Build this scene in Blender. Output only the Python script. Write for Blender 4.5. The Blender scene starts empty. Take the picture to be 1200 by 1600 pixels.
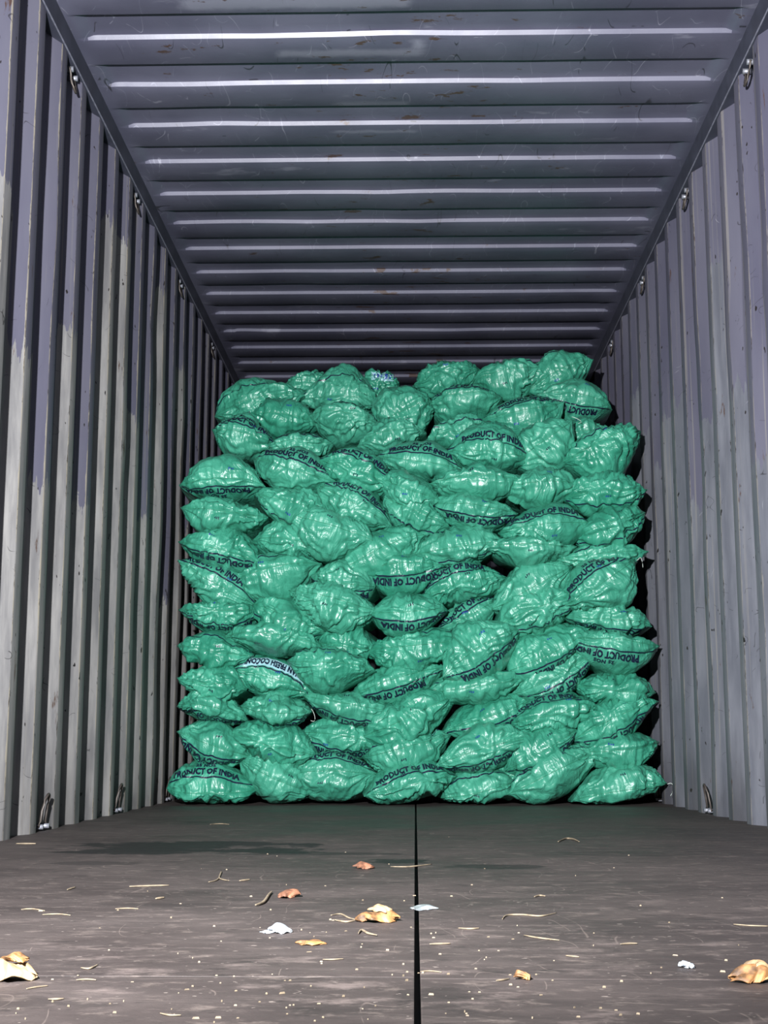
import bpy, bmesh, math, random
import numpy as np
from mathutils import Vector, Matrix, Euler

C = bpy.context.scene.collection
R = math.radians

# ------------------------------------------------------------------ camera
CAM = Vector((0.015, 0.0, 0.272))
FPX = 2150.0
PITCH, YAW = 9.58, 1.28
cam_d = bpy.data.cameras.new('camera')
cam = bpy.data.objects.new('camera', cam_d)
C.objects.link(cam)
cam.location = CAM
cam.rotation_euler = (R(90 + PITCH), 0, R(YAW))
cam_d.sensor_fit = 'VERTICAL'
cam_d.sensor_height = 36.0
cam_d.lens = FPX / 1600.0 * 36.0
cam_d.clip_start = 0.05
bpy.context.scene.camera = cam

# ------------------------------------------------------------------ world
w = bpy.data.worlds.new('night')
bpy.context.scene.world = w
w.use_nodes = True
w.node_tree.nodes['Background'].inputs[0].default_value = (0.75, 0.85, 1.0, 1)
w.node_tree.nodes['Background'].inputs[1].default_value = 0.003

# ------------------------------------------------------------------ lamp (work light by the open doors)
ld = bpy.data.lights.new('work_light', 'SPOT')
ld.energy = 3400
ld.spot_size = R(112)
ld.spot_blend = 1.0
ld.shadow_soft_size = 0.035
ld.color = (0.96, 0.97, 1.0)
lo = bpy.data.objects.new('work_light', ld)
lo.location = (-0.58, 0.05, 1.10)
lo.rotation_euler = (Vector((-0.15, 6.5, 1.55)) - lo.location).to_track_quat('-Z', 'Y').to_euler()
C.objects.link(lo)
lo['kind'] = 'helper'

vs = bpy.context.scene.view_settings
vs.view_transform = 'Standard'
vs.look = 'None'
vs.exposure = 0.0
vs.gamma = 1.0
vs.use_curve_mapping = False

# ------------------------------------------------------------------ helpers
ROT = Euler((R(90 + PITCH), 0, R(YAW))).to_matrix()


def ray(px, py):
    return ROT @ Vector(((px - 600) / FPX, (800 - py) / FPX, -1.0))


def at_depth(px, py, Y):
    d = ray(px, py)
    return CAM + d * ((Y - CAM.y) / d.y)


def at_floor(px, py, z=0.0):
    d = ray(px, py)
    return CAM + d * ((z - CAM.z) / d.z)


def link_mesh(name, verts, faces, mat, parent=None, smooth=False, loc=None):
    me = bpy.data.meshes.new(name)
    me.from_pydata([tuple(v) for v in verts], [], [tuple(f) for f in faces])
    if smooth:
        me.polygons.foreach_set('use_smooth', [True] * len(me.polygons))
    if mat:
        me.materials.append(mat)
    me.update()
    o = bpy.data.objects.new(name, me)
    C.objects.link(o)
    if parent:
        o.parent = parent
    if loc is not None:
        o.location = loc
    return o


def bm_obj(name, bm, mat, parent=None, smooth=False, loc=None):
    me = bpy.data.meshes.new(name)
    bmesh.ops.recalc_face_normals(bm, faces=bm.faces[:])
    bm.to_mesh(me)
    bm.free()
    if smooth:
        me.polygons.foreach_set('use_smooth', [True] * len(me.polygons))
    me.materials.append(mat)
    o = bpy.data.objects.new(name, me)
    C.objects.link(o)
    if parent:
        o.parent = parent
    if loc is not None:
        o.location = loc
    return o


def box_bm(x0, x1, y0, y1, z0, z1, bevel=0.0):
    bm = bmesh.new()
    bmesh.ops.create_cube(bm, size=1.0)
    for v in bm.verts:
        v.co = Vector((x0 + (v.co.x + .5) * (x1 - x0), y0 + (v.co.y + .5) * (y1 - y0), z0 + (v.co.z + .5) * (z1 - z0)))
    if bevel > 0:
        bmesh.ops.bevel(bm, geom=bm.edges[:], offset=bevel, segments=2, affect='EDGES', profile=.6)
    return bm


def tube_bm(pts, r, seg=6, bm=None, taper=False):
    bm = bm or bmesh.new()
    pts = [Vector(p) for p in pts]
    n = len(pts)
    rings = []
    for i, p in enumerate(pts):
        a = pts[max(i - 1, 0)]
        b = pts[min(i + 1, n - 1)]
        t = (b - a).normalized()
        up = Vector((0, 0, 1)) if abs(t.z) < .9 else Vector((1, 0, 0))
        u = t.cross(up).normalized()
        v = u.cross(t)
        rr = r
        if taper:
            rr = r * (0.35 + 0.65 * math.sin(math.pi * (i + .4) / (n - .2)))
        rings.append([bm.verts.new(p + (u * math.cos(k * 2 * math.pi / seg) + v * math.sin(k * 2 * math.pi / seg)) * rr) for k in range(seg)])
    for i in range(n - 1):
        for k in range(seg):
            bm.faces.new((rings[i][k], rings[i][(k + 1) % seg], rings[i + 1][(k + 1) % seg], rings[i + 1][k]))
    bm.faces.new(rings[0])
    bm.faces.new(rings[-1][::-1])
    return bm


def tag(o, label=None, cat=None, group=None, kind=None):
    if label:
        o['label'] = label
    if cat:
        o['category'] = cat
    if group:
        o['group'] = group
    if kind:
        o['kind'] = kind
    return o


def lin(r, g, b):
    f = lambda c: (c / 255 / 12.92) if c / 255 <= .04045 else ((c / 255 + .055) / 1.055) ** 2.4
    return (f(r), f(g), f(b), 1)


def dim(r, g, b, k=.66):
    c = lin(r, g, b)
    return (c[0] * k, c[1] * k, c[2] * k, 1)


# ------------------------------------------------------------------ materials
class NT:
    def __init__(self, name):
        self.m = bpy.data.materials.new(name)
        self.m.use_nodes = True
        self.t = self.m.node_tree
        self.b = self.t.nodes['Principled BSDF']
        self.tc = self.t.nodes.new('ShaderNodeTexCoord')

    def n(self, typ, ins=None, **props):
        nd = self.t.nodes.new(typ)
        for k, v in props.items():
            setattr(nd, k, v)
        for k, v in (ins or {}).items():
            self.set(nd.inputs[k], v)
        return nd

    def set(self, sock, v):
        if isinstance(v, bpy.types.NodeSocket):
            self.t.links.new(v, sock)
        else:
            sock.default_value = v

    def math(self, op, a, b=None, c=None, clamp=False):
        nd = self.t.nodes.new('ShaderNodeMath')
        nd.operation = op
        nd.use_clamp = clamp
        self.set(nd.inputs[0], a)
        if b is not None:
            self.set(nd.inputs[1], b)
        if c is not None:
            self.set(nd.inputs[2], c)
        return nd.outputs[0]

    def smooth(self, v, a, b, lo=0.0, hi=1.0):
        nd = self.n('ShaderNodeMapRange', {0: v, 1: a, 2: b, 3: lo, 4: hi}, interpolation_type='SMOOTHSTEP')
        return nd.outputs[0]

    def mapping(self, scale=(1, 1, 1), loc=(0, 0, 0), rot=(0, 0, 0), src=None):
        nd = self.n('ShaderNodeMapping', {0: src or self.tc.outputs['Object'], 1: loc, 2: rot, 3: scale})
        return nd.outputs[0]

    def noise(self, vec, scale, detail=4, rough=.55, dist=0.0):
        return self.n('ShaderNodeTexNoise', {'Vector': vec, 'Scale': scale, 'Detail': detail, 'Roughness': rough, 'Distortion': dist}).outputs[0]

    def mix(self, f, a, b):
        nd = self.n('ShaderNodeMix', data_type='RGBA')
        self.set(nd.inputs[0], f)
        self.set(nd.inputs[6], a)
        self.set(nd.inputs[7], b)
        return nd.outputs[2]

    def sep(self, vec=None):
        nd = self.n('ShaderNodeSeparateXYZ', {0: vec or self.tc.outputs['Object']})
        return nd.outputs

    def scratch(self, vec, scale, width, mask_scale, thr, seed=0.0, detail=1.5):
        """thin wandering lines where a noise crosses one half, kept only in patches"""
        v2 = self.n('ShaderNodeVectorMath', {0: vec, 1: (seed, seed * 1.7, seed * .6)}, operation='ADD').outputs[0]
        a = self.noise(v2, scale, detail, .4)
        d = self.math('ABSOLUTE', self.math('SUBTRACT', a, .5))
        line = self.smooth(d, width, width * .3)
        m = self.noise(v2, mask_scale, 2, .5)
        mk = self.smooth(m, thr, thr + .04)
        return self.math('MULTIPLY', line, mk)

    def bump(self, h, strength, dist, normal=None):
        ins = {'Height': h, 'Strength': strength, 'Distance': dist}
        if normal is not None:
            ins['Normal'] = normal
        return self.n('ShaderNodeBump', ins).outputs[0]

    def out(self, color=None, rough=None, normal=None, **kw):
        if color is not None:
            self.set(self.b.inputs['Base Color'], color)
        if rough is not None:
            self.set(self.b.inputs['Roughness'], rough)
        if normal is not None:
            self.set(self.b.inputs['Normal'], normal)
        for k, v in kw.items():
            self.set(self.b.inputs[k.replace('_', ' ')], v)
        return self.m


PITCH_W = 0.278


def mat_wall(name, side):
    k = NT(name)
    xyz = k.sep()
    # paint and worn, chalky lower band that ends at another height on every rib
    cell = k.math('FLOOR', k.math('DIVIDE', k.math('SUBTRACT', xyz[1], 4.22), PITCH_W))
    wn = k.n('ShaderNodeTexWhiteNoise', {'W': k.math('ADD', cell, 11.3 if side < 0 else 47.1)}, noise_dimensions='1D').outputs[0]
    n1 = k.noise(k.mapping((1, 1, .35)), 3.0, 5)
    jag = k.noise(k.mapping((14, 14, 1.2)), 3.0, 3)
    if side < 0:
        thr = k.math('ADD', k.math('MULTIPLY', wn, 1.5), .75)
    else:
        thr = k.math('ADD', k.math('MULTIPLY', wn, 1.0), .95)
    thr = k.math('ADD', thr, k.math('MULTIPLY', jag, .25))
    thr = k.math('ADD', thr, k.math('MULTIPLY', k.noise(k.mapping(), 55.0, 3), .06))
    worn = k.smooth(k.math('SUBTRACT', thr, xyz[2]), -.003, .004)
    paint = k.mix(k.smooth(n1, .3, .7), dim(88, 87, 104), dim(104, 103, 117))
    chalk_a, chalk_b = (dim(118, 117, 118), dim(160, 158, 155)) if side < 0 else (dim(96, 98, 107), dim(120, 122, 130))
    n2 = k.noise(k.mapping((3, 3, .5)), 5.0, 6, .62)
    chalk = k.mix(k.smooth(n2, .3, .72), chalk_a, chalk_b)
    col = k.mix(worn, paint, chalk)
    # stripes of wear running up the rib edges
    st = k.noise(k.mapping((20, 20, .25)), 2.2, 3)
    col = k.mix(k.math('MULTIPLY', k.smooth(st, .58, .70), .55), col, dim(142, 138, 132))
    # bare, yellowed metal along the rib edges, chipped dark in places
    tt = k.math('SUBTRACT', k.math('FRACT', k.math('ADD', k.math('DIVIDE', k.math('SUBTRACT', xyz[1], 4.325), PITCH_W), .5)), .5)
    de = k.math('ABSOLUTE', k.math('SUBTRACT', k.math('ABSOLUTE', tt), .035 / PITCH_W))
    ew = k.math('MULTIPLY', k.noise(k.mapping((4, 4, 1)), 5.0, 5, .7), .09)
    em = k.smooth(k.math('SUBTRACT', ew, de), .034, .040)
    col = k.mix(k.math('MULTIPLY', em, .75 if side < 0 else .3), col, dim(168, 160, 142))
    ed = k.math('MULTIPLY', k.noise(k.mapping((6, 6, 2.2), loc=(5, 3, 1)), 6.0, 4, .7), .09)
    em2 = k.smooth(k.math('SUBTRACT', ed, de), .047, .052)
    col = k.mix(k.math('MULTIPLY', em2, .85), col, dim(44, 36, 30))
    # dark scuffs
    sc = k.scratch(k.mapping((1, 2.0, 3.2)), 7.0, .012, 5.0, .62, 3.1, 0)
    col = k.mix(k.math('MULTIPLY', sc, .75), col, dim(40, 38, 40))
    sc2 = k.scratch(k.mapping((1, 1.6, 2.4)), 3.0, .0035, 3.0, .57, 9.7, 0)
    col = k.mix(k.math('MULTIPLY', sc2, .7), col, dim(160, 160, 168))
    # specks and rust
    sp = k.noise(k.mapping((1, 1, .6)), 38.0, 2, .5)
    col = k.mix(k.smooth(sp, .715, .745), col, dim(38, 34, 34))
    ru = k.noise(k.mapping((6, 6, 1.6)), 2.4, 5, .7)
    col = k.mix(k.math('MULTIPLY', k.smooth(ru, .645, .70), .85), col, dim(78, 54, 38))
    grime = k.noise(k.mapping((2, 2, .6)), 2.0, 4)
    low = k.smooth(xyz[2], .38, .0)
    col = k.mix(k.math('MULTIPLY', low, k.smooth(grime, .35, .65, 0, .55)), col, dim(44, 41, 40))
    h = k.math('ADD', k.math('MULTIPLY', n2, .4), k.math('MULTIPLY', worn, -.3))
    return k.out(col, k.smooth(n2, .2, .8, .5, .72), k.bump(h, .25, .004), Specular_IOR_Level=.3)


def mat_roof():
    k = NT('roof_paint')
    xyz = k.sep()
    n1 = k.noise(k.mapping((1, 1, 1)), 2.2, 5)
    col = k.mix(k.smooth(n1, .32, .68), dim(86, 86, 104), dim(102, 102, 120))
    # scratches, mostly along the length of the container
    s1 = k.scratch(k.mapping((3.4, .9, 1)), 4.2, .006, 4.6, .55, 1.3, 0)
    s2 = k.scratch(k.mapping((2.8, 1.1, 1), rot=(0, 0, .5)), 5.0, .006, 5.3, .55, 6.2, 0)
    col = k.mix(k.math('MULTIPLY', s1, .55), col, dim(160, 160, 174))
    col = k.mix(k.math('MULTIPLY', s2, .45), col, dim(150, 152, 168))
    s3 = k.scratch(k.mapping((3.6, .7, 1)), 4.0, .008, 5.0, .59, 14.2, 0)
    col = k.mix(k.math('MULTIPLY', s3, .8), col, dim(40, 38, 44))
    # rubbed patches
    rb = k.noise(k.mapping((1.2, 3.2, 1), loc=(.4, .2, 0)), 2.3, 4, .6)
    col = k.mix(k.math('MULTIPLY', k.smooth(rb, .64, .72), .6), col, dim(140, 140, 155))
    # pale touch-up smears, each with a place of its own (x0, x1, y0, y1)
    wob = k.math('MULTIPLY', k.math('SUBTRACT', k.noise(k.mapping((1, 1, 1)), 9.0, 4, .65), .5), .11)
    for (x0, x1, y0, y1, f) in PATCHES:
        a = k.smooth(k.math('ADD', xyz[0], wob), x0 - .02, x0 + .03)
        b = k.smooth(k.math('ADD', xyz[0], wob), x1 + .02, x1 - .03)
        c = k.smooth(k.math('ADD', xyz[1], k.math('MULTIPLY', wob, .4)), y0 - .012, y0 + .02)
        d = k.smooth(k.math('ADD', xyz[1], k.math('MULTIPLY', wob, .4)), y1 + .012, y1 - .02)
        m = k.math('MULTIPLY', k.math('MULTIPLY', a, b), k.math('MULTIPLY', c, d))
        col = k.mix(k.math('MULTIPLY', m, f), col, dim(150, 152, 166))
    # rust, gathered down the middle of the roof
    mid = k.smooth(k.math('ABSOLUTE', k.math('ADD', xyz[0], .02)), .75, .1)
    ru = k.noise(k.mapping((1.6, 3.4, 1), loc=(2.2, .7, 0)), 4.2, 5, .7)
    rm = k.math('MULTIPLY', k.smooth(k.math('ADD', ru, k.math('MULTIPLY', mid, .06)), .665, .70), .85)
    col = k.mix(rm, col, dim(74, 50, 34))
    h = k.math('ADD', k.math('MULTIPLY', n1, .5), k.noise(k.mapping((1, 1, 1)), 14.0, 3))
    return k.out(col, k.smooth(rb, .3, .7, .36, .5), k.bump(h, .10, .004), Specular_IOR_Level=.6)


def mat_plain(name, col, rough=.5, metal=0.0, var=.15, nscale=40.0):
    k = NT(name)
    n1 = k.noise(k.mapping(), nscale, 4)
    dark = tuple(c * (1 - var * 1.6) for c in col[:3]) + (1,)
    lite = tuple(min(1, c * (1 + var)) for c in col[:3]) + (1,)
    return k.out(k.mix(k.smooth(n1, .3, .7), dark, lite), rough, k.bump(n1, .2, .002), Metallic=metal)


def fdim(r, g, b):
    return dim(r, g, b, .50)


def mat_floor():
    k = NT('dirty_plywood')
    geo = k.n('ShaderNodeNewGeometry').outputs['Position']
    P = lambda s, l=(0, 0, 0), r=(0, 0, 0): k.mapping(s, l, r, geo)
    xyz = k.sep(geo)
    n1 = k.noise(P((.8, .8, 1)), 2.2, 6, .6)
    col = k.mix(k.smooth(n1, .3, .7), fdim(66, 57, 55), fdim(84, 74, 71))
    gr = k.noise(P((1.4, 4, 1)), 3.0, 6, .68)
    col = k.mix(k.smooth(gr, .42, .75, 0, .4), col, fdim(108, 97, 93))
    gd = k.noise(P((1.2, 3.4, 1), (3.3, 1.1, 0)), 2.0, 6, .68)
    col = k.mix(k.smooth(gd, .52, .72, 0, .5), col, fdim(42, 36, 35))
    # pale dusty scuffs towards the doors
    du = k.noise(P((2.2, 3.4, 1), (1, 5, 0)), 3.0, 6, .7)
    near = k.smooth(xyz[1], 3.4, 1.4)
    col = k.mix(k.math('MULTIPLY', k.smooth(du, .52, .7), k.math('MULTIPLY', near, .9)), col, fdim(132, 118, 113))
    # drag scratches
    s1 = k.scratch(P((3.0, .9, 1), r=(0, 0, .35)), 5.5, .008, 6.5, .57, 2.2, 0)
    s2 = k.scratch(P((.9, 3.6, 1)), 6.0, .008, 7.0, .57, 7.9, 0)
    col = k.mix(k.math('MULTIPLY', s1, .45), col, fdim(140, 126, 118))
    col = k.mix(k.math('MULTIPLY', s2, .5), col, fdim(134, 122, 115))
    mo = k.noise(P((1.0, 1.6, 1), (7, 2, 0)), 16.0, 6, .72)
    col = k.mix(k.smooth(mo, .53, .70, 0, .55), col, fdim(142, 128, 120))
    md = k.noise(P((1.0, 1.6, 1), (2, 9, 0)), 12.0, 6, .72)
    col = k.mix(k.smooth(md, .54, .70, 0, .6), col, fdim(36, 31, 30))
    # oily stains (centre x, y, half sizes)
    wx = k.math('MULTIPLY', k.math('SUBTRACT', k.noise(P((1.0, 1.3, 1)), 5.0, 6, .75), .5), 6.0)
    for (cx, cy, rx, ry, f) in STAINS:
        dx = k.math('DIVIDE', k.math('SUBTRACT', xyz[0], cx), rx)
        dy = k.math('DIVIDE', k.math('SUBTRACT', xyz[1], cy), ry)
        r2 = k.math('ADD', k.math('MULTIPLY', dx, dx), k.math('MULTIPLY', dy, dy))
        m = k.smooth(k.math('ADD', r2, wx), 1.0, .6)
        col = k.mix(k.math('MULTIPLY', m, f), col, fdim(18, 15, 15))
    sp = k.noise(P((1, 1.6, 1)), 60.0, 2, .5)
    col = k.mix(k.math('MULTIPLY', k.smooth(sp, .70, .73), k.smooth(xyz[1], 4.6, 2.0)), col, fdim(150, 138, 130))
    h = k.math('ADD', k.math('MULTIPLY', n1, .6), k.math('MULTIPLY', gr, .6))
    fine = k.noise(P((1, 1, 1)), 45.0, 4, .6)
    h = k.math('ADD', h, k.math('MULTIPLY', fine, .35))
    return k.out(col, k.smooth(n1, .3, .7, .55, .75), k.bump(h, .55, .006), Specular_IOR_Level=.3)


def mat_sack():
    k = NT('green_sack_film')
    oi = k.n('ShaderNodeObjectInfo').outputs['Random']
    off = k.n('ShaderNodeCombineXYZ', {0: k.math('MULTIPLY', oi, 37.0), 1: k.math('MULTIPLY', oi, 91.0), 2: oi}).outputs[0]
    v = k.n('ShaderNodeVectorMath', {0: k.tc.outputs['Object'], 1: off}, operation='ADD').outputs[0]
    n1 = k.noise(v, 7.0, 4)
    a = k.mix(k.smooth(n1, .3, .7), lin(36, 114, 91), lin(54, 137, 112))
    col = k.mix(k.math('MULTIPLY', oi, .35), a, lin(66, 137, 115))
    # film pulled into long narrow creases
    warp = k.n('ShaderNodeTexNoise', {'Vector': v, 'Scale': 6.0, 'Detail': 2.0}).outputs['Color']
    vw = k.n('ShaderNodeVectorMath', {0: v, 1: k.n('ShaderNodeVectorMath', {0: warp, 'Scale': .16}, operation='SCALE').outputs[0]}, operation='ADD').outputs[0]
    r1 = k.math('ABSOLUTE', k.math('SUBTRACT', k.noise(k.mapping((5.0, 1, 1.0), src=vw), 6.0, 2, .5), .5))
    r2 = k.math('ABSOLUTE', k.math('SUBTRACT', k.noise(k.mapping((2.0, 1, 4.5), rot=(0, .6, 0), src=vw), 6.0, 2, .5), .5))
    r3 = k.math('ABSOLUTE', k.math('SUBTRACT', k.noise(k.mapping((4.0, 1, 1.2), rot=(0, -.7, 0), src=vw), 14.0, 2, .5), .5))
    h = k.math('ADD', k.math('ADD', r1, k.math('MULTIPLY', r2, .7)), k.math('MULTIPLY', r3, .4))
    nrm = k.bump(h, .6, .020)
    return k.out(col, k.smooth(n1, .3, .7, .33, .46), nrm, Specular_IOR_Level=.62)


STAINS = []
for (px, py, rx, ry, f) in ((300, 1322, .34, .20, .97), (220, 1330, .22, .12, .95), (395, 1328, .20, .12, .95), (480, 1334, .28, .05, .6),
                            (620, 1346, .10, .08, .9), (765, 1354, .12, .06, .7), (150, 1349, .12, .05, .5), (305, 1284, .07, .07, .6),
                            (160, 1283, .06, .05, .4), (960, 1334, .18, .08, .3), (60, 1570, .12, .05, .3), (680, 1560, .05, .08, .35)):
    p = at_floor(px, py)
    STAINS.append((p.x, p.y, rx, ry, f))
PATCHES = []
for (x0, y0, x1, y1, f) in ((285, -6, 640, 16, .6), (430, 76, 665, 90, .5), (528, 158, 640, 168, .5), (520, 203, 650, 208, .6),
                            (640, 62, 662, 78, .6)):
    d0, d1 = ray(x0, y1), ray(x1, y0)
    z = 2.69
    q0 = CAM + d0 * ((z - CAM.z) / d0.z)
    q1 = CAM + d1 * ((z - CAM.z) / d1.z)
    PATCHES.append((q0.x, q1.x, q1.y, q0.y, f))

M_LEFT = mat_wall('left_wall_paint', -1)
M_RIGHT = mat_wall('right_wall_paint', 1)
M_ROOF = mat_roof()
M_RAIL = mat_plain('rail_paint', dim(60, 62, 76), .5, 0, .15, 12)
M_FLOOR = mat_floor()
M_GAP = mat_plain('floor_frame_steel', lin(24, 22, 22), .8)
M_STEEL = mat_plain('galvanised_steel', lin(140, 142, 150), .45, .6)
M_RING = mat_plain('dull_ring_steel', lin(70, 64, 60), .5, .5)
M_SACK = mat_sack()
M_INK = mat_plain('navy_ink', lin(14, 22, 44), .4, 0, .1)
M_BLUE = mat_plain('blue_ink', lin(28, 52, 130), .4, 0, .1)
M_PANEL = mat_plain('white_print', lin(132, 172, 180), .4, 0, .06)
M_SEAM = mat_plain('sack_stitching', lin(38, 118, 90), .6, 0, .2, 200)
M_THREAD = mat_plain('pale_thread', lin(190, 200, 190), .7)

# ------------------------------------------------------------------ container shell
Y0, Y1 = 0.55, 12.2
HALF, TOP = 1.165, 2.69


def wall_profile():
    """points (y, depth outwards) of the corrugation along the container, edges softly rounded"""
    pts = []
    c0 = 4.325
    k0 = math.floor((Y0 - c0) / PITCH_W) - 1
    k1 = math.ceil((Y1 - c0) / PITCH_W) + 1
    raw = []
    for k in range(k0, k1 + 1):
        c = c0 + k * PITCH_W
        raw += [(c - .035, 0), (c + .035, 0), (c + .103, .036), (c + .173, .036)]
    raw = [p for p in raw if Y0 <= p[0] <= Y1]
    out = []
    for i, p in enumerate(raw):
        if i in (0, len(raw) - 1):
            out.append(p)
            continue
        a, b = raw[i - 1], raw[i + 1]
        r = .005
        pa = Vector(a) - Vector(p)
        pb = Vector(b) - Vector(p)
        A = Vector(p) + pa.normalized() * r
        B = Vector(p) + pb.normalized() * r
        M = (Vector(p) * 2 + A + B) / 4
        out += [tuple(A), tuple(M), tuple(B)]
    return out


def corrugated_wall(name, side, mat):
    prof = wall_profile()
    rng = np.random.default_rng(5 if side < 0 else 9)
    zs = np.linspace(-0.02, 2.625, 34)
    V, F = [], []
    # dents: (y, z, radius y, radius z, depth)
    dents = [(rng.uniform(3.5, 7.5), rng.uniform(.3, 2.3), rng.uniform(.08, .2), rng.uniform(.15, .4), rng.uniform(-.010, .008)) for _ in range(26)]
    ny = len(prof)
    for z in zs:
        for (y, d) in prof:
            dd = d
            yy = y
            for (a, b, c, e, g) in dents:
                q = ((y - a) / c) ** 2 + ((z - b) / e) ** 2
                if q < 4:
                    dd += g * math.exp(-q * 1.5)
                    yy += g * .5 * math.exp(-q * 1.5)
            V.append((side * (HALF + dd), yy, z))
    for j in range(len(zs) - 1):
        for i in range(ny - 1):
            a = j * ny + i
            f = (a, a + 1, a + 1 + ny, a + ny)
            F.append(f if side < 0 else f[::-1])
    o = link_mesh(name, V, F, mat, smooth=True)
    o.data.set_sharp_from_angle(angle=R(50))
    tag(o, kind='structure')
    return o


wall_left = corrugated_wall('wall_left', -1, M_LEFT)
wall_right = corrugated_wall('wall_right', 1, M_RIGHT)
tag(wall_left, 'corrugated grey steel side wall with worn chalky ribs, left of the sacks')
tag(wall_right, 'corrugated grey steel side wall, right of the sacks')

# far end wall behind the sacks
V, F = [], []
xs = []
for kx in range(-5, 6):
    c = kx * .25
    xs += [(c - .055, 0), (c + .055, 0), (c + .085, .045), (c + .165, .045)]
xs = [q for q in xs if abs(q[0]) < HALF + .03]
for z in (-.02, 2.7):
    for (x, d) in xs:
        V.append((x, Y1 - .05 + d, z))
n = len(xs)
for i in range(n - 1):
    F.append((i, i + 1, i + 1 + n, i + n))
wb = link_mesh('wall_back', V, F, M_RIGHT)
tag(wb, 'corrugated end wall in the dark behind the sacks', kind='structure')

# roof with pressed cross ribs that stop short of the rails
PR, A_W, SL = 0.3447, .150, .010
ys, hs = [], []
kr0 = math.floor((Y0 - 4.43) / PR)
kr1 = math.ceil((Y1 - 4.43) / PR)
rows = []
for k in range(kr0, kr1 + 1):
    ye = 4.43 + k * PR            # low end of the lit slope
    lo = ye - SL
    hi0 = lo - A_W
    for (y, h) in ((hi0 - SL - .004, 0), (hi0 - SL + .002, .10), (hi0 - .002, .92), (hi0 + .006, 1), (hi0 + .04, 1), (lo - .05, 1), (lo - .006, 1), (lo + .001, .92), (ye - .001, .08), (ye + .004, 0), (ye + .06, 0)):
        rows.append((y, h))
rows = [r for r in rows if Y0 <= r[0] <= Y1]
rows = [(Y0, rows[0][1])] + rows + [(Y1, rows[-1][1])]
ends = [0, .012, .03, .05, .07, .085, .10, .115, .13, .15, .18, .24]
xcol = [-HALF - .02] + [-HALF + .0 + e for e in ends] + list(np.linspace(-.85, .85, 28)) + [HALF - e for e in ends[::-1]] + [HALF + .02]


def rib_end(x, h):
    d = HALF - abs(x)
    e = min(max((d - .028) / .05, 0), 1)
    return e * e * (3 - 2 * e)


rngr = np.random.default_rng(3)
V, F = [], []
nx = len(xcol)
wav = [(rngr.uniform(-1, 1), rngr.uniform(3.8, 8), rngr.uniform(.08, .25), rngr.uniform(.06, .18), rngr.uniform(-.004, .006)) for _ in range(30)]
for (y, h) in rows:
    for x in xcol:
        e = rib_end(x, h)
        z = TOP + .017 * h * e
        yy = y + (.010 * math.sin(x * 2.1 + y) if 0 < h < 1 else 0) * .15
        if abs(x) < HALF - .12:
            for (a, b, c, d, g) in wav:
                q = ((x - a) / c) ** 2 + ((y - b) / d) ** 2
                if q < 4:
                    z += g * math.exp(-q * 1.5)
        V.append((x, yy, z))
for j in range(len(rows) - 1):
    for i in range(nx - 1):
        a = j * nx + i
        F.append((a, a + nx, a + nx + 1, a + 1))
roof = link_mesh('ceiling', V, F, M_ROOF, smooth=True)
roof.data.set_sharp_from_angle(angle=R(25))
tag(roof, 'blue-grey steel container roof with pressed cross ribs, scratches and rust', kind='structure')

# top side rails (soffit over the wall recesses) and floor edge angles
for i, s in enumerate((-1, 1)):
    x0, x1 = s * (HALF - .006), s * (HALF + .07)
    bm = box_bm(min(x0, x1), max(x0, x1), Y0, Y1, 2.602, 2.705, .004)
    o = bm_obj('trim_%d' % (i + 1), bm, M_RAIL)
    tag(o, 'dark steel top rail along the %s wall' % ('left' if s < 0 else 'right'), kind='structure')
    xs0, xs1 = s * (HALF - .010), s * (HALF - .004)
    bm = tube_bm([(s * (HALF - .006), Y0, 2.604), (s * (HALF - .006), Y1, 2.604)], .003, 8)
    bm_obj('edge_highlight', bm, mat_plain('highlight_paint_%d' % i, lin(104, 104, 116), .4), o)  # thin pale tube paints in the highlight along the rail's lower edge

# floor: dark frame below, plywood sheets on top, a long joint down the middle
fl = bm_obj('floor', box_bm(-HALF - .06, HALF + .06, Y0, Y1, -.12, -.022), M_GAP)
tag(fl, 'dark brown plywood container floor with a long centre joint', kind='structure')
SEAM_X = 0.0165
joints_l = [Y0, 1.70, 4.10, 6.50, 8.90, Y1]
joints_r = [Y0, 1.69, 4.03, 6.43, 8.83, Y1]
for (xa, xb, js) in ((-HALF - .05, SEAM_X - .0035, joints_l), (SEAM_X + .0035, HALF + .05, joints_r)):
    for a, b in zip(js[:-1], js[1:]):
        bm_obj('plywood_sheet', box_bm(xa, xb, a + .0012, b - .0012, -.03, 0, .0015), M_FLOOR, fl)

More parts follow.
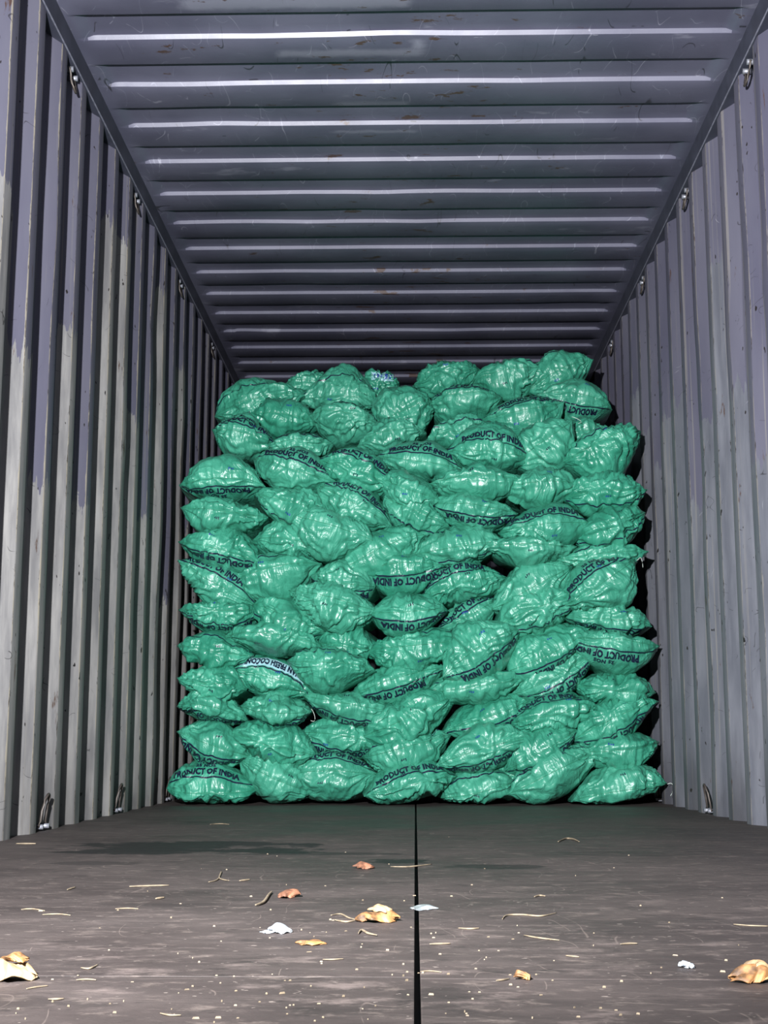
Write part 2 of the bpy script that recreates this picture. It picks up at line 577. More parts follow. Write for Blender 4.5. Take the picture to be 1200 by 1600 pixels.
# lashing rings: top row under the rails, bottom row at the floor, every fourth rib
def lashing(side, y, top):
    wall = wall_left if side < 0 else wall_right
    X = side * (HALF + .020)
    inn = -side
    if top:
        z = 2.585
        bm = tube_bm([(X + inn * -.01, y - .03, z), (X + inn * .022, y - .03, z)], .010, 10)
        o = bm_obj('lashing_lug', bm, M_STEEL, wall, True)
        bm = tube_bm([(X + inn * -.01, y + .03, z - .004), (X + inn * .022, y + .03, z - .004)], .010, 10)
        bm_obj('lashing_lug', bm, M_STEEL, wall, True)
        pts = [(X + inn * .012, y - .045, z)]
        for k in range(13):
            a = math.pi * k / 12
            pts.append((X + inn * (.012 + .012 * math.sin(a)), y - .028 * math.cos(a), z - .016 - .055 * math.sin(a) ** .7))
        pts.append((X + inn * .012, y + .045, z))
        r = bm_obj('lashing_ring', tube_bm(pts, .0042, 8), M_RING, wall, True)
    else:
        for dy in (-.035, .035):
            bm = tube_bm([(X - inn * .012, y + dy, .014), (X + inn * .024, y + dy, .014)], .008, 10)
            bm_obj('lashing_lug', bm, M_STEEL, wall, True)
        pts = [(X + inn * .012, y - .05, .016)]
        for k in range(13):
            a = math.pi * k / 12
            pts.append((X + inn * (.012 + .016 * math.sin(a)), y - .030 * math.cos(a), .03 + .085 * math.sin(a) ** .7))
        pts.append((X + inn * .012, y + .05, .016))
        bm_obj('lashing_ring', tube_bm(pts, .0045, 8), M_RING, wall, True)


for k in (0, 1, 2, 3):
    yy = 4.325 + .139 + k * 4 * PITCH_W
    for s in (-1, 1):
        if yy < 8:
            lashing(s, yy, True)
        if yy < 6.8:
            lashing(s, yy, False)

# ------------------------------------------------------------------ lettering, flattened to outlines once and then laid onto each sack
def text_outline(body, size, width, height, bold=.018, space=1.0, cell=.010):
    cu = bpy.data.curves.new('lettering', 'FONT')
    cu.body = body
    cu.size = size
    cu.offset = bold * size
    cu.space_character = space
    cu.align_x = 'CENTER'
    cu.resolution_u = 2
    o = bpy.data.objects.new('lettering', cu)
    C.objects.link(o)
    dg = bpy.context.evaluated_depsgraph_get()
    me = o.evaluated_get(dg).to_mesh()
    bm = bmesh.new()
    bm.from_mesh(me)
    bmesh.ops.remove_doubles(bm, verts=bm.verts[:], dist=1e-5)
    xs = [v.co.x for v in bm.verts]
    ysv = [v.co.y for v in bm.verts]
    for ax, lo, hi in ((0, min(xs), max(xs)), (1, min(ysv), max(ysv))):
        n = int((hi - lo) / cell)
        for i in range(1, n + 1):
            p = [0, 0, 0]
            p[ax] = lo + (hi - lo) * i / (n + 1)
            nrm = [0, 0, 0]
            nrm[ax] = 1
            bmesh.ops.bisect_plane(bm, geom=bm.verts[:] + bm.edges[:] + bm.faces[:], plane_co=p, plane_no=nrm)
    bm.verts.index_update()
    V = np.array([(v.co.x, v.co.y) for v in bm.verts])
    Fc = [tuple(v.index for v in f.verts) for f in bm.faces]
    bm.free()
    bpy.data.objects.remove(o)
    V[:, 0] = (V[:, 0] - (V[:, 0].max() + V[:, 0].min()) / 2) * width / (V[:, 0].max() - V[:, 0].min())
    V[:, 1] = (V[:, 1] - V[:, 1].min()) * height / (V[:, 1].max() - V[:, 1].min())
    return V, Fc


def strip_outline(x0, x1, y0, y1, n=40, m=1, wob=0.0, rng=None):
    xs = np.linspace(x0, x1, n + 1)
    V, F = [], []
    for j in range(m + 1):
        for i, x in enumerate(xs):
            V.append((x, y0 + (y1 - y0) * j / m))
    for j in range(m):
        for i in range(n):
            a = j * (n + 1) + i
            F.append((a, a + 1, a + n + 2, a + n + 1))
    return np.array(V), F


TXT = text_outline('PRODUCT OF INDIA', .050, .305, .042, .06, 1.06)
TXT25 = text_outline('25 NOS', .040, .09, .026, .06, 1.1)
TXTC = text_outline('INDIAN FRESH COCONUT', .050, .32, .038, .055, 1.05)


def join_outlines(parts):
    V, F, n = [], [], 0
    for (v, f, dx, dy) in parts:
        V.append(v + np.array([dx, dy]))
        F += [tuple(i + n for i in q) for q in f]
        n += len(v)
    return np.vstack(V), F


# ------------------------------------------------------------------ sacks
def vnoise(rng, nx, ny):
    g = rng.uniform(-1, 1, (ny + 3, nx + 3))

    def f(u, v):
        x = np.clip(u, 0, 1) * nx
        y = np.clip(v, 0, 1) * ny
        i = np.minimum(x.astype(int), nx)
        j = np.minimum(y.astype(int), ny)
        fx = x - i
        fy = y - j
        fx = fx * fx * (3 - 2 * fx)
        fy = fy * fy * (3 - 2 * fy)
        return (g[j, i] * (1 - fx) + g[j, i + 1] * fx) * (1 - fy) + (g[j + 1, i] * (1 - fx) + g[j + 1, i + 1] * fx) * fy
    return f


def fan(rng, a, b, a0, b0, cells, r0, r1):
    """sharp folds that run out from a gathered point"""
    th = (np.arctan2(b - b0, a - a0) / (2 * math.pi)) % 1.0
    r = np.hypot(a - a0, b - b0)
    g = rng.uniform(-1, 1, cells)
    th = th + .012 * np.sin(r * 40 + rng.uniform(0, 6))
    x = (th % 1.0) * cells
    i = x.astype(int) % cells
    f = x - np.floor(x)
    n = g[i] * (1 - f) + g[(i + 1) % cells] * f
    ridge = 1 - 2 * np.abs(n)
    s = np.clip(r / r0, 0, 1)
    return ridge * s * np.exp(-np.maximum(r - r0, 0) / r1)


NS, NV, NB = 66, 36, 7


def sack_grid(W, hu, hd, B, L, rng):
    s = np.linspace(-1, 1, NS + 1)
    s = np.sign(s) * np.abs(s) ** .92
    vf = np.linspace(0, 1, NV + 1)
    vb = 1 + np.linspace(0, 1, NB + 1)[1:]
    v = np.concatenate([-vb[::-1], -vf[::-1][:-1], vf, vb])
    S, Vv = np.meshgrid(s, v)            # rows run round the profile, columns across
    top = Vv >= 0
    av = np.abs(Vv)
    # lens outline with a peak that may sit off centre
    pk = rng.uniform(-.22, .22)
    pk2 = rng.uniform(-.22, .22)
    p_top, p_bot = rng.uniform(1.45, 1.95), rng.uniform(1.45, 1.95)
    q_top, q_bot = rng.uniform(.78, 1.02), rng.uniform(.78, 1.02)
    blunt = (rng.random() < .05, rng.random() < .05)

    def lens(S, pk, p, q):
        t = np.where(S > pk, (S - pk) / (1 - pk), (S - pk) / (1 + pk))
        r = np.clip(1 - np.abs(t) ** p, 0, 1) ** q * (1 - .4 * np.abs(t) ** 5)
        rb = np.clip(1 - np.abs(t) ** 3.2, 0, 1) ** .62
        return np.where(((S > pk) & blunt[1]) | ((S <= pk) & blunt[0]), rb, r)
    gu = lens(S, pk, p_top, q_top)
    gd = lens(S, pk2, p_bot, q_bot)
    H = np.where(top, hu * gu, hd * gd) + .0035
    Bs = B * (1 - rng.uniform(.62, .85) * np.abs(S) ** 2.0) + .004
    ph = np.clip(av, 0, 1) * math.pi / 2
    e1, e2 = rng.uniform(.95, 1.15), rng.uniform(.82, 1.0)
    back = np.clip(av - 1, 0, 1)
    y = np.where(av <= 1, -Bs * np.cos(ph) ** e1, L * back)
    zz = np.where(av <= 1, np.sin(ph) ** e2, np.clip(1 - back ** 5, 0, 1) * (1 - .12 * np.sin(math.pi * back * .5)))
    z = np.where(top, 1, -1) * H * zz
    x = S * W * (1 + .02 * np.where(av > 1, np.sin(math.pi * back), 0))
    # the end droops or twists a little; ears lift or hang
    ear = np.abs(S) ** 5
    x = x + 0 * y
    lift = np.where(S > 0, rng.uniform(-.018, .018), rng.uniform(-.018, .018))
    z = z + ear * lift
    y = y + ear * np.where(S > 0, rng.uniform(-.035, .03), rng.uniform(-.035, .03))
    seam_w = rng.uniform(-.018, .018)
    z = z + seam_w * np.cos(S * math.pi / 2) * np.cos(ph) * (av <= 1)
    P = np.stack([x, y, z], -1)
    return S, Vv, P


def grid_normals(P):
    du = np.gradient(P, axis=1)
    dv = np.gradient(P, axis=0)
    n = np.cross(du, dv)
    l = np.linalg.norm(n, axis=-1, keepdims=True)
    return n / np.maximum(l, 1e-9)


def wrinkle(S, Vv, P, W, hu, hd, rng, pv=None):
    n = grid_normals(P)
    a = S * W
    half = np.where(Vv >= 0, hu, hd)
    b = Vv * (half * .75 + .07)
    u01 = (S + 1) / 2
    v01 = (np.clip(Vv, -2, 2) + 2) / 4
    d = np.zeros_like(S)
    # fruit pressing from inside
    d += .014 * vnoise(rng, 4, 6)(u01, v01)
    d += .004 * vnoise(rng, 8, 12)(u01, v01)
    # folds fanning from the ears and from one or two gathers
    d += .010 * fan(rng, a, b, -W * 1.02, 0, 38, .09, .14)
    d += .010 * fan(rng, a, b, W * 1.02, 0, 38, .09, .14)
    for _ in range(rng.integers(1, 3)):
        a0 = rng.uniform(-.6, .6) * W
        b0 = rng.choice([-1, 0, 1]) * rng.uniform(.08, .14) + rng.uniform(-.02, .02)
        d += rng.uniform(.009, .016) * fan(rng, a, b, a0, b0, int(rng.integers(20, 34)), .06, .12)
    # short folds across the seam
    nseam = vnoise(rng, 22, 3)(u01, v01)
    d += .006 * (1 - 2 * np.abs(nseam)) * np.exp(-(np.abs(Vv) / .6) ** 2)
    # broad creased facets
    wv = .05 * np.sin(v01 * 17 + rng.uniform(0, 6))
    c0 = vnoise(rng, 7, 9)(u01 + wv, v01 + .04 * np.sin(u01 * 9))
    d += .005 * (1 - 2 * np.abs(c0))
    # long creases pulled one way
    an = rng.normal(0, .5)
    q = (a * math.cos(an) + b * math.sin(an)) / (2.4 * W) + .5 + .02 * np.sin(b * 22 + rng.uniform(0, 6))
    st = vnoise(rng, 20, 2)(np.clip(q, 0, 1), v01)
    d += .0055 * (1 - 2 * np.abs(st)) * np.clip(.35 + 1.1 * vnoise(rng, 3, 5)(u01, v01), 0, 1)
    # crushed film
    c1 = vnoise(rng, 15, 22)(u01 + .03 * np.sin(v01 * 30), v01)
    d += .0013 * (1 - 2 * np.abs(c1))
    # seam pulled in
    d -= .004 * np.exp(-(Vv / .04) ** 2)
    d *= np.clip((1 - np.abs(S)) * 3.6, .06, 1)
    if pv is not None:                       # the printed band lies flatter
        d *= 1 - .6 * np.exp(-((Vv - pv) / .30) ** 2)
    d *= 1 - .62 * np.exp(-((np.abs(Vv) - 1.05) / .28) ** 2)
    # one or two deep tucks across the face
    for _ in range(rng.integers(1, 3)):
        c, m = rng.uniform(-.7, .7), rng.uniform(-.5, .5)
        q = (S - c - m * Vv + .05 * np.sin(Vv * 5)) * W
        d -= rng.uniform(.004, .010) * np.exp(-(q / .010) ** 2)
    return P + n * d[..., None]


class Surface:
    def __init__(self, S, Vv, P):
        self.s = S[0]
        self.v = Vv[:, 0]
        self.P = P
        self.N = grid_normals(P)
        seg = np.linalg.norm(np.diff(P, axis=0), axis=-1)
        arc = np.vstack([np.zeros((1, P.shape[1])), np.cumsum(seg, axis=0)])
        mid = NV + NB
        self.arc = arc - arc[mid:mid + 1]

    def lay(self, st, flip, W, v_line, lift):
        """st: (k,2) metres across / along the film; laid from v_line upwards"""
        out = np.zeros((len(st), 3))
        for i, (tx, ty) in enumerate(st):
            if flip:
                tx = -tx
            s = min(max(tx / W, -.985), .985)
            fs = np.interp(s, self.s, np.arange(len(self.s)))
            i0 = min(int(fs), len(self.s) - 2)
            f = fs - i0
            arc = self.arc[:, i0] * (1 - f) + self.arc[:, i0 + 1] * f
            v0 = -v_line if flip else v_line
            base = np.interp(v0, self.v, arc)
            fr = np.interp(base + (-ty if flip else ty), arc, np.arange(len(arc)))
            j0 = min(int(fr), len(arc) - 2)
            g = fr - j0
            P = self.P
            p = (P[j0, i0] * (1 - f) + P[j0, i0 + 1] * f) * (1 - g) + (P[j0 + 1, i0] * (1 - f) + P[j0 + 1, i0 + 1] * f) * g
            N = self.N
            nn = (N[j0, i0] * (1 - f) + N[j0, i0 + 1] * f) * (1 - g) + (N[j0 + 1, i0] * (1 - f) + N[j0 + 1, i0 + 1] * f) * g
            out[i] = p + nn * lift
        return out


# left tip x,y  right tip x,y  top y  bottom y  print  extra depth
# print: T lettering on the upper side, B upside down on the lower side, L / l a ruled line only, C the maker's line, '' none
COLS = [
    [  # leftmost column, from the floor up
        (268, 1238, 404, 1238, 1190, 1253, 'T', 0), (284, 1142, 392, 1180, 1126, 1196, 'B', 0.02), (283, 1102, 386, 1124, 1082, 1130, 'B', 0),
        (284, 1066, 384, 1073, 1036, 1096, '', -.02), (284, 1006, 396, 1026, 988, 1044, 'L', .02), (285, 957, 402, 958, 936, 992, 'B', -.02),
        (285, 882, 402, 944, 876, 946, 'T', 0), (285, 852, 411, 882, 829, 892, 'B', -.03), (290, 800, 416, 816, 782, 840, '', 0),
        (288, 766, 413, 762, 716, 784, 'B', -.05), (336, 680, 434, 702, 655, 722, 'T', .0), (341, 650, 472, 620, 592, 666, 'L', 0)],
    [
        (376, 1188, 492, 1240, 1180, 1253, '', .03), (364, 1142, 494, 1180, 1122, 1190, '', -.02), (382, 1104, 486, 1112, 1084, 1134, 'B', .03),
        (356, 1046, 488, 1084, 1026, 1092, 'C', .0), (356, 994, 502, 1010, 978, 1026, '', 0), (399, 944, 506, 988, 936, 1014, 'l', -.01),
        (362, 914, 500, 884, 872, 946, 'L', -.03), (397, 848, 511, 868, 816, 880, '', .02), (402, 776, 514, 802, 764, 826, 'l', 0),
        (402, 716, 524, 756, 702, 772, 'T', -.03), (418, 706, 520, 700, 684, 730, 'T', .06), (392, 656, 496, 666, 627, 690, '', 0),
        (448, 606, 520, 612, 582, 628, 'L', .1)],
    [
        (458, 1216, 588, 1216, 1181, 1253, 'T', -.02), (470, 1144, 604, 1166, 1126, 1190, 'B', .02), (478, 1090, 612, 1114, 1082, 1140, 'B', 0),
        (453, 1040, 582, 1046, 1014, 1086, 'L', -.05), (500, 1004, 594, 1018, 976, 1034, '', .03), (456, 926, 590, 960, 918, 986, '', -.03),
        (488, 904, 584, 918, 876, 940, 'B', .02), (450, 808, 584, 846, 802, 876, '', -.05), (501, 760, 616, 824, 756, 836, 'T', .02),
        (498, 724, 614, 764, 702, 774, 'T', -.01), (488, 654, 594, 672, 638, 700, 'T', .0), (472, 628, 594, 636, 572, 646, 'L', -.02)],
    [
        (572, 1246, 708, 1214, 1192, 1254, 'T', 0), (572, 1186, 700, 1150, 1145, 1208, 'L', -.02), (571, 1152, 708, 1086, 1086, 1160, '', -.05),
        (553, 1086, 694, 1043, 1038, 1102, 'B', .01), (576, 1014, 718, 1002, 984, 1048, 'L', 0), (578, 960, 694, 950, 928, 998, 'B', -.02),
        (572, 896, 692, 890, 876, 936, 'B', .02), (532, 902, 662, 840, 832, 904, '', -.04), (602, 786, 700, 828, 774, 838, 'l', .03),
        (598, 752, 688, 784, 744, 800, '', .03), (588, 716, 724, 738, 688, 752, 'T', 0), (560, 700, 662, 676, 664, 716, '', .05),
        (586, 670, 676, 630, 602, 690, '', .02), (566, 606, 624, 604, 588, 640, 'P', .3)],
    [
        (688, 1250, 804, 1222, 1198, 1254, 'L', .02), (684, 1196, 830, 1152, 1131, 1208, 'B', -.04), (694, 1140, 828, 1094, 1088, 1150, 'B', .02),
        (664, 1082, 818, 1060, 1044, 1100, 'L', .02), (696, 1058, 810, 986, 974, 1064, 'B', -.05), (688, 986, 774, 938, 936, 994, 'T', .03),
        (662, 940, 788, 908, 882, 946, 'T', -.02), (650, 870, 786, 848, 826, 888, 'l', .02), (671, 790, 804, 806, 779, 834, 'B', 0),
        (674, 760, 814, 756, 736, 788, '', .02), (699, 714, 824, 722, 660, 744, 'T', -.08), (666, 690, 762, 682, 656, 706, 'L', .05),
        (669, 640, 782, 632, 614, 670, 'T', 0), (649, 606, 750, 582, 569, 626, '', 0)],
    [
        (756, 1232, 826, 1224, 1194, 1254, '', .07), (796, 1250, 930, 1184, 1181, 1254, 'L', -.03), (790, 1202, 898, 1140, 1132, 1208, 'B', 0),
        (798, 1126, 930, 1100, 1078, 1148, 'T', 0), (804, 1088, 922, 1024, 1021, 1094, 'B', 0), (796, 1048, 914, 986, 975, 1052, 'B', -.02),
        (773, 978, 902, 930, 916, 994, 'l', .0), (772, 956, 892, 890, 881, 960, '', -.03), (755, 858, 894, 860, 846, 890, '', .03),
        (782, 832, 917, 820, 789, 860, 'T', -.03), (784, 768, 902, 758, 736, 800, '', -.01), (802, 730, 892, 668, 662, 748, '', 0),
        (755, 658, 876, 636, 624, 694, 'T', .03), (734, 602, 842, 582, 569, 634, 'L', .0)],
    [
        (896, 1250, 1036, 1230, 1192, 1254, '', 0), (893, 1172, 1024, 1160, 1142, 1204, '', .03), (892, 1156, 1020, 1094, 1092, 1162, 'B', -.04),
        (895, 1070, 1018, 1082, 1048, 1106, '', .04), (884, 1002, 1024, 1016, 990, 1050, 'B', -.02), (884, 968, 1010, 976, 941, 996, 'B', 0),
        (886, 950, 988, 880, 872, 964, 'T', -.06), (868, 880, 1004, 866, 856, 900, 'L', .03), (892, 844, 1004, 808, 796, 866, 'l', -.02),
        (882, 778, 1004, 774, 744, 808, 'l', -.01), (884, 728, 996, 676, 676, 758, 'L', -.03), (862, 690, 946, 686, 656, 716, '', .06),
        (842, 620, 952, 638, 596, 666, 'B', -.03), (822, 612, 920, 566, 556, 622, 'L', .02)],
]


def row_depth(cy, i, n):
    if cy >= 745:
        return 6.47
    if cy >= 708:
        return 6.47 + (745 - cy) / 37 * .20
    if cy >= 620:
        return 6.67 + (708 - cy) / 88 * .67
    return 7.34 + (620 - cy) / 40 * .14


ORD = ['lowest', 'second', 'third', 'fourth', 'fifth', 'sixth', 'seventh', 'eighth', 'ninth', 'tenth', 'eleventh', 'twelfth', 'thirteenth', 'fourteenth']
COLN = ['leftmost', 'second', 'third', 'middle', 'fifth', 'sixth', 'rightmost']


def make_sack(ci, ri, n, row):
    xl, yl, xr, yr, yt, yb, pr, dz = row
    rng = np.random.default_rng(1000 * ci + ri * 17 + 5)
    cy = (yt + yb) / 2
    Y = row_depth(cy, ri, n) + dz + float(np.clip(rng.normal(0, .028), -.05, .05))
    PL, PRr = at_depth(xl, yl, Y), at_depth(xr, yr, Y)
    mid = (PL + PRr) / 2
    mpx, mpy = (xl + xr) / 2, (yl + yr) / 2
    hu = (at_depth(mpx, yt, Y) - at_depth(mpx, mpy, Y)).length
    hd = (at_depth(mpx, yb, Y) - at_depth(mpx, mpy, Y)).length
    ax = PRr - PL
    W = ax.length / 2 * 1.07
    ang = math.atan2(ax.z, math.hypot(ax.x, ax.y))
    slope = abs(yl - yr)
    # the outline figures include the tilt: take the tilt back out of the heights
    k = .30 * slope / max(2 * W, .05) * (Y / FPX) * W * 2 * .0
    hu = max(hu, .04) * 1.02
    hd = max(hd, .04) * 1.02
    B = .150 + .05 * rng.random()
    L = .50
    S, Vv, P = sack_grid(W, hu, hd, B, L, rng)
    vl = rng.uniform(.14, .34)
    P = wrinkle(S, Vv, P, W, hu, hd, rng, {'T': vl + .25, 'B': -vl - .25, 'C': .45}.get(pr))
    # nothing pokes through the floor
    root = bpy.data.objects.new('sack', None)
    C.objects.link(root)
    root.empty_display_size = .1
    rot = Euler((R(rng.uniform(-4, 4)), -ang, R(rng.uniform(-5, 5)) * (.2 if ci in (0, 6) else 1)), 'XYZ')
    zmin_world = min((rot.to_matrix() @ Vector(p)).z for p in P.reshape(-1, 3)[::3]) + mid.z
    lift = max(0, .003 - zmin_world)
    if ri == 0:
        lift = .003 - zmin_world
    base = Vector((mid.x, mid.y, mid.z + lift))
    root.location = base
    root.rotation_euler = rot
    nr, nc = S.shape
    verts = P.reshape(-1, 3)
    idx = np.arange(nr * nc).reshape(nr, nc)
    q = np.stack([idx[:-1, :-1], idx[:-1, 1:], idx[1:, 1:], idx[1:, :-1]], -1).reshape(-1, 4)
    me = bpy.data.meshes.new('sack_body')
    me.vertices.add(len(verts))
    me.vertices.foreach_set('co', verts.astype(np.float32).ravel())
    me.loops.add(q.size)
    me.loops.foreach_set('vertex_index', q.astype(np.int32).ravel())
    me.polygons.add(len(q))
    me.polygons.foreach_set('loop_start', np.arange(0, q.size, 4, dtype=np.int32))
    me.polygons.foreach_set('use_smooth', np.ones(len(q), dtype=bool))
    me.update(calc_edges=True)
    me.validate()
    me.materials.append(M_SACK)
    body = bpy.data.objects.new('sack_body', me)
    C.objects.link(body)
    body.parent = root
    sf = Surface(S, Vv, P)

    def printed(name, outline, flip, vl, mat, lift=.0018):
        V2, F2 = outline
        pts = sf.lay(V2, flip, W, vl, lift)
        o = link_mesh(name, pts, F2, mat, root)
        return o
    # stitched seam across the end
    ms = [sf.P[NV + NB, i] + sf.N[NV + NB, i] * .001 for i in range(1, nc - 1)]
    bm = tube_bm(ms[::2], .0014, 5)
    bm_obj('seam', bm, M_SEAM, root, True)
    # print
    shift = rng.uniform(-.04, .04)
    wl = min(W * .93, .23)
    lw = .0075
    if pr in ('T', 'B'):
        fl_ = pr == 'B'
        printed('lettering', join_outlines([(TXT[0], TXT[1], shift, .016)]), fl_, vl, M_INK)
        printed('ruled_line', strip_outline(-wl, wl, 0, lw, 46), fl_, vl, M_INK)
        if rng.random() < .6:
            printed('count_lettering', join_outlines([(TXT25[0], TXT25[1], shift, .066)]), fl_, vl, M_INK)
    elif pr in ('L', 'l'):
        printed('ruled_line', strip_outline(-wl, wl, 0, lw, 46), pr == 'l', vl + .18, M_INK)
    elif pr == 'C':
        printed('white_panel', strip_outline(-wl * .72, wl * .72, .0, .056, 40, 6), True, -.50, M_PANEL, .0012)
        printed('lettering', join_outlines([(TXTC[0], TXTC[1], 0, .010)]), True, -.50, M_INK, .0024)
        printed('ruled_line', strip_outline(-wl, wl, .060, .067, 46), True, -.50, M_INK)
    elif pr == 'P':
        printed('white_panel', strip_outline(-wl * .3, wl * .8, -.03, .05, 20, 6), False, .1, M_PANEL, .0012)
        bars = [strip_outline(-wl * .2 + j * .02, -wl * .2 + j * .02 + .009, -.02 + .006 * (j % 3), .04 - .008 * (j % 2), 2, 4) for j in range(6)]
        printed('blue_print', join_outlines([(b_[0], b_[1], 0, 0) for b_ in bars]), False, .1, M_BLUE, .0024)
    # small printed mark on the end
    mk = []
    x = 0.0
    for j in range(3):
        mk.append((*strip_outline(0, .0035, 0, rng.uniform(.008, .014), 1, 2), x, rng.uniform(0, .003)))
        mk.append((*strip_outline(0, .006, 0, .0035, 2, 1), x, rng.uniform(.002, .009)))
        x += .0085
    mx, mv = rng.uniform(-.25, .25) * W, rng.uniform(.1, .3)
    mk = [(v_, f_, dx + mx, dy) for (v_, f_, dx, dy) in mk]
    printed('printed_mark', join_outlines(mk), bool(rng.random() < .4), mv, M_BLUE if rng.random() < .5 else M_INK, .002)
    # loose thread tails on some corners
    if rng.random() < .14:
        e = 1 if rng.random() < .85 else -1
        p0 = Vector(sf.P[NV + NB, -1 if e > 0 else 0])
        pts = []
        a0 = rng.uniform(0, 6)
        for j in range(9):
            t = j / 8
            pts.append(p0 + Vector((e * (.022 * math.sin(t * 3.0)), -.012 - .01 * t, -.045 * t + .012 * math.sin(a0 + t * 5))))
        bm_obj('thread_tail', tube_bm(pts, .0011, 5), M_THREAD, root, True)
    # description
    tilt = ang * 180 / math.pi
    bits = {'T': 'lettering above', 'B': 'upside-down lettering below', 'L': 'dark line above', 'l': 'dark line below',
            'C': 'lettered pale band across', 'P': 'white printed panel', '': 'plain end'}[pr]
    posn = 'topmost' if ri == n - 1 else ('lowest' if ri == 0 else ORD[ri] + ' from floor')
    coln = COLN[ci] + (' column' if ci in (0, 3, 6) else ' column from left')
    lean = 'rising rightward, ' if tilt > 14 else ('sloping rightward, ' if tilt < -10 else '')
    lab = 'green sack, %s%s, %s in %s' % (lean, bits, posn, coln)
    tag(root, lab, 'sack', 'green sacks stacked in the container')
    return root


for ci, col in enumerate(COLS):
    for ri, row in enumerate(col):
        make_sack(ci, ri, len(col), row)

# ------------------------------------------------------------------ litter on the floor
M_STRAW = mat_plain('straw', dim(134, 119, 97), .7, 0, .25, 60)
M_HUSK = mat_plain('husk', dim(158, 112, 66), .65, 0, .55, 45)
M_HUSKP = mat_plain('pale_husk', dim(172, 142, 104), .65, 0, .4, 45)
M_LEAF = mat_plain('brown_leaf', dim(128, 84, 60), .7, 0, .35, 50)
M_SCRAP = mat_plain('white_plastic', dim(176, 184, 192), .35, 0, .1, 40)
M_FILM = mat_plain('grey_film', dim(136, 142, 144), .35, 0, .15, 40)


def straw(pix, label, r=.0018, mat=None, name='straw_strand', cat='straw', group='straw strands on the floor'):
    pts = [at_floor(x, y, r * 1.1) for (x, y) in pix]
    # smooth through the points
    P = []
    n = len(pts)
    for i in range(n - 1):
        p0, p1, p2, p3 = pts[max(i - 1, 0)], pts[i], pts[i + 1], pts[min(i + 2, n - 1)]
        for j in range(6):
            t = j / 6
            P.append(.5 * ((2 * p1) + (p2 - p0) * t + (2 * p0 - 5 * p1 + 4 * p2 - p3) * t * t + (3 * p1 - p0 - 3 * p2 + p3) * t ** 3))
    P.append(pts[-1])
    c = sum(P, Vector()) / len(P)
    base = Vector((c.x, c.y, 0))
    o = bm_obj(name, tube_bm([p - base for p in P], r, 6, taper=True), mat or M_STRAW, None, True, base)
    tag(o, label, cat, group)
    return o


def flake(name, px, py, wpx, depth, hgt, mat, label, cat, seed, ang=0.0, curl=1.0, group=None):
    """curled irregular scrap: a thick sheet with ragged outline"""
    rng = np.random.default_rng(seed)
    p = at_floor(px, py)
    L = wpx * (p - CAM).length / FPX
    hgt *= .7
    nu, nv = 18, 8
    V, F = [], []
    ph = rng.uniform(0, 6, 6)
    for side in (0, 1):
        for j in range(nv + 1):
            for i in range(nu + 1):
                u = i / nu * 2 - 1
                v = j / nv * 2 - 1
                wv = depth * (1 - abs(u) ** 2.2 * .85) * (1 + .18 * math.sin(u * 7 + ph[0]) + .1 * math.sin(u * 13 + ph[1]))
                x = u * L / 2 + .006 * math.sin(v * 4 + ph[2])
                y = v * wv / 2
                z = hgt * (curl * (1 - v * v) * (1 - .5 * u * u) * .75 + .16 * (1 + math.sin(u * 4 + v * 3 + ph[3])) * (1 - abs(u) ** 4) + .05)
                th = .0015 + .003 * (1 - abs(u)) * (1 - abs(v))
                V.append((x, y, max(z - (th if side else 0), .0006)))
    m = (nu + 1) * (nv + 1)
    for j in range(nv):
        for i in range(nu):
            a = j * (nu + 1) + i
            F.append((a, a + 1, a + nu + 2, a + nu + 1))
            F.append((m + a, m + a + nu + 1, m + a + nu + 2, m + a + 1))
    rim = [i for i in range(nu)]
    for i in range(nu):
        F.append((i + 1, i, m + i, m + i + 1))
        t = nv * (nu + 1) + i
        F.append((t, t + 1, m + t + 1, m + t))
    for j in range(nv):
        a = j * (nu + 1)
        F.append((a, a + nu + 1, m + a + nu + 1, m + a))
        a += nu
        F.append((a + nu + 1, a, m + a, m + a + nu + 1))
    o = link_mesh(name, V, F, mat, None, True, Vector((p.x, p.y, 0)))
    o.rotation_euler.z = ang
    tag(o, label, cat, group)
    return o


h = flake('husk_piece', 590, 1440, 58, .045, .026, M_HUSK, 'large tan husk piece beside the centre joint of the floor', 'husk', 1, .05)
h2 = flake('husk_lobe', 590, 1437, 28, .03, .016, M_HUSKP, None, None, 2, .2)
h2.parent = h
h2.location = (.004, .004, .014)
h = flake('husk_piece', 14, 1531, 66, .045, .034, M_HUSKP, 'pale husk piece at the left edge near the doors', 'husk', 3, -.03)
h2 = flake('husk_lobe', 20, 1525, 26, .03, .014, M_HUSK, None, None, 4, .3)
h2.parent = h
h2.location = (.004, .006, .020)
h = flake('husk_piece', 1178, 1534, 62, .030, .026, M_HUSK, 'golden curled husk piece at the right edge of the floor', 'husk', 5, .12)
h2 = flake('husk_lobe', 1190, 1530, 30, .02, .016, M_HUSKP, None, None, 6, -.5)
h2.parent = h
h2.location = (.006, .004, .012)
flake('dry_leaf', 568, 1357, 26, .05, .020, M_LEAF, 'small reddish brown leaf left of the joint, farthest from the doors', 'leaf', 7, .05)
flake('dry_leaf', 452, 1402, 26, .05, .022, M_LEAF, 'small reddish brown leaf beside a pale curled straw', 'leaf', 8, -.05)
flake('dry_leaf', 486, 1475, 36, .035, .012, M_HUSK, 'flat orange-tan leaf in front of the white plastic scrap', 'leaf', 9, -.08, .5)
flake('plastic_scrap', 437, 1457, 26, .035, .018, M_SCRAP, 'bright white plastic scrap on the left half of the floor', 'scrap', 10, -.15)
flake('plastic_scrap', 420, 1457, 16, .03, .006, M_SCRAP, 'flat pale plastic scrap just left of the bright white scrap', 'scrap', 11, .1, .5)
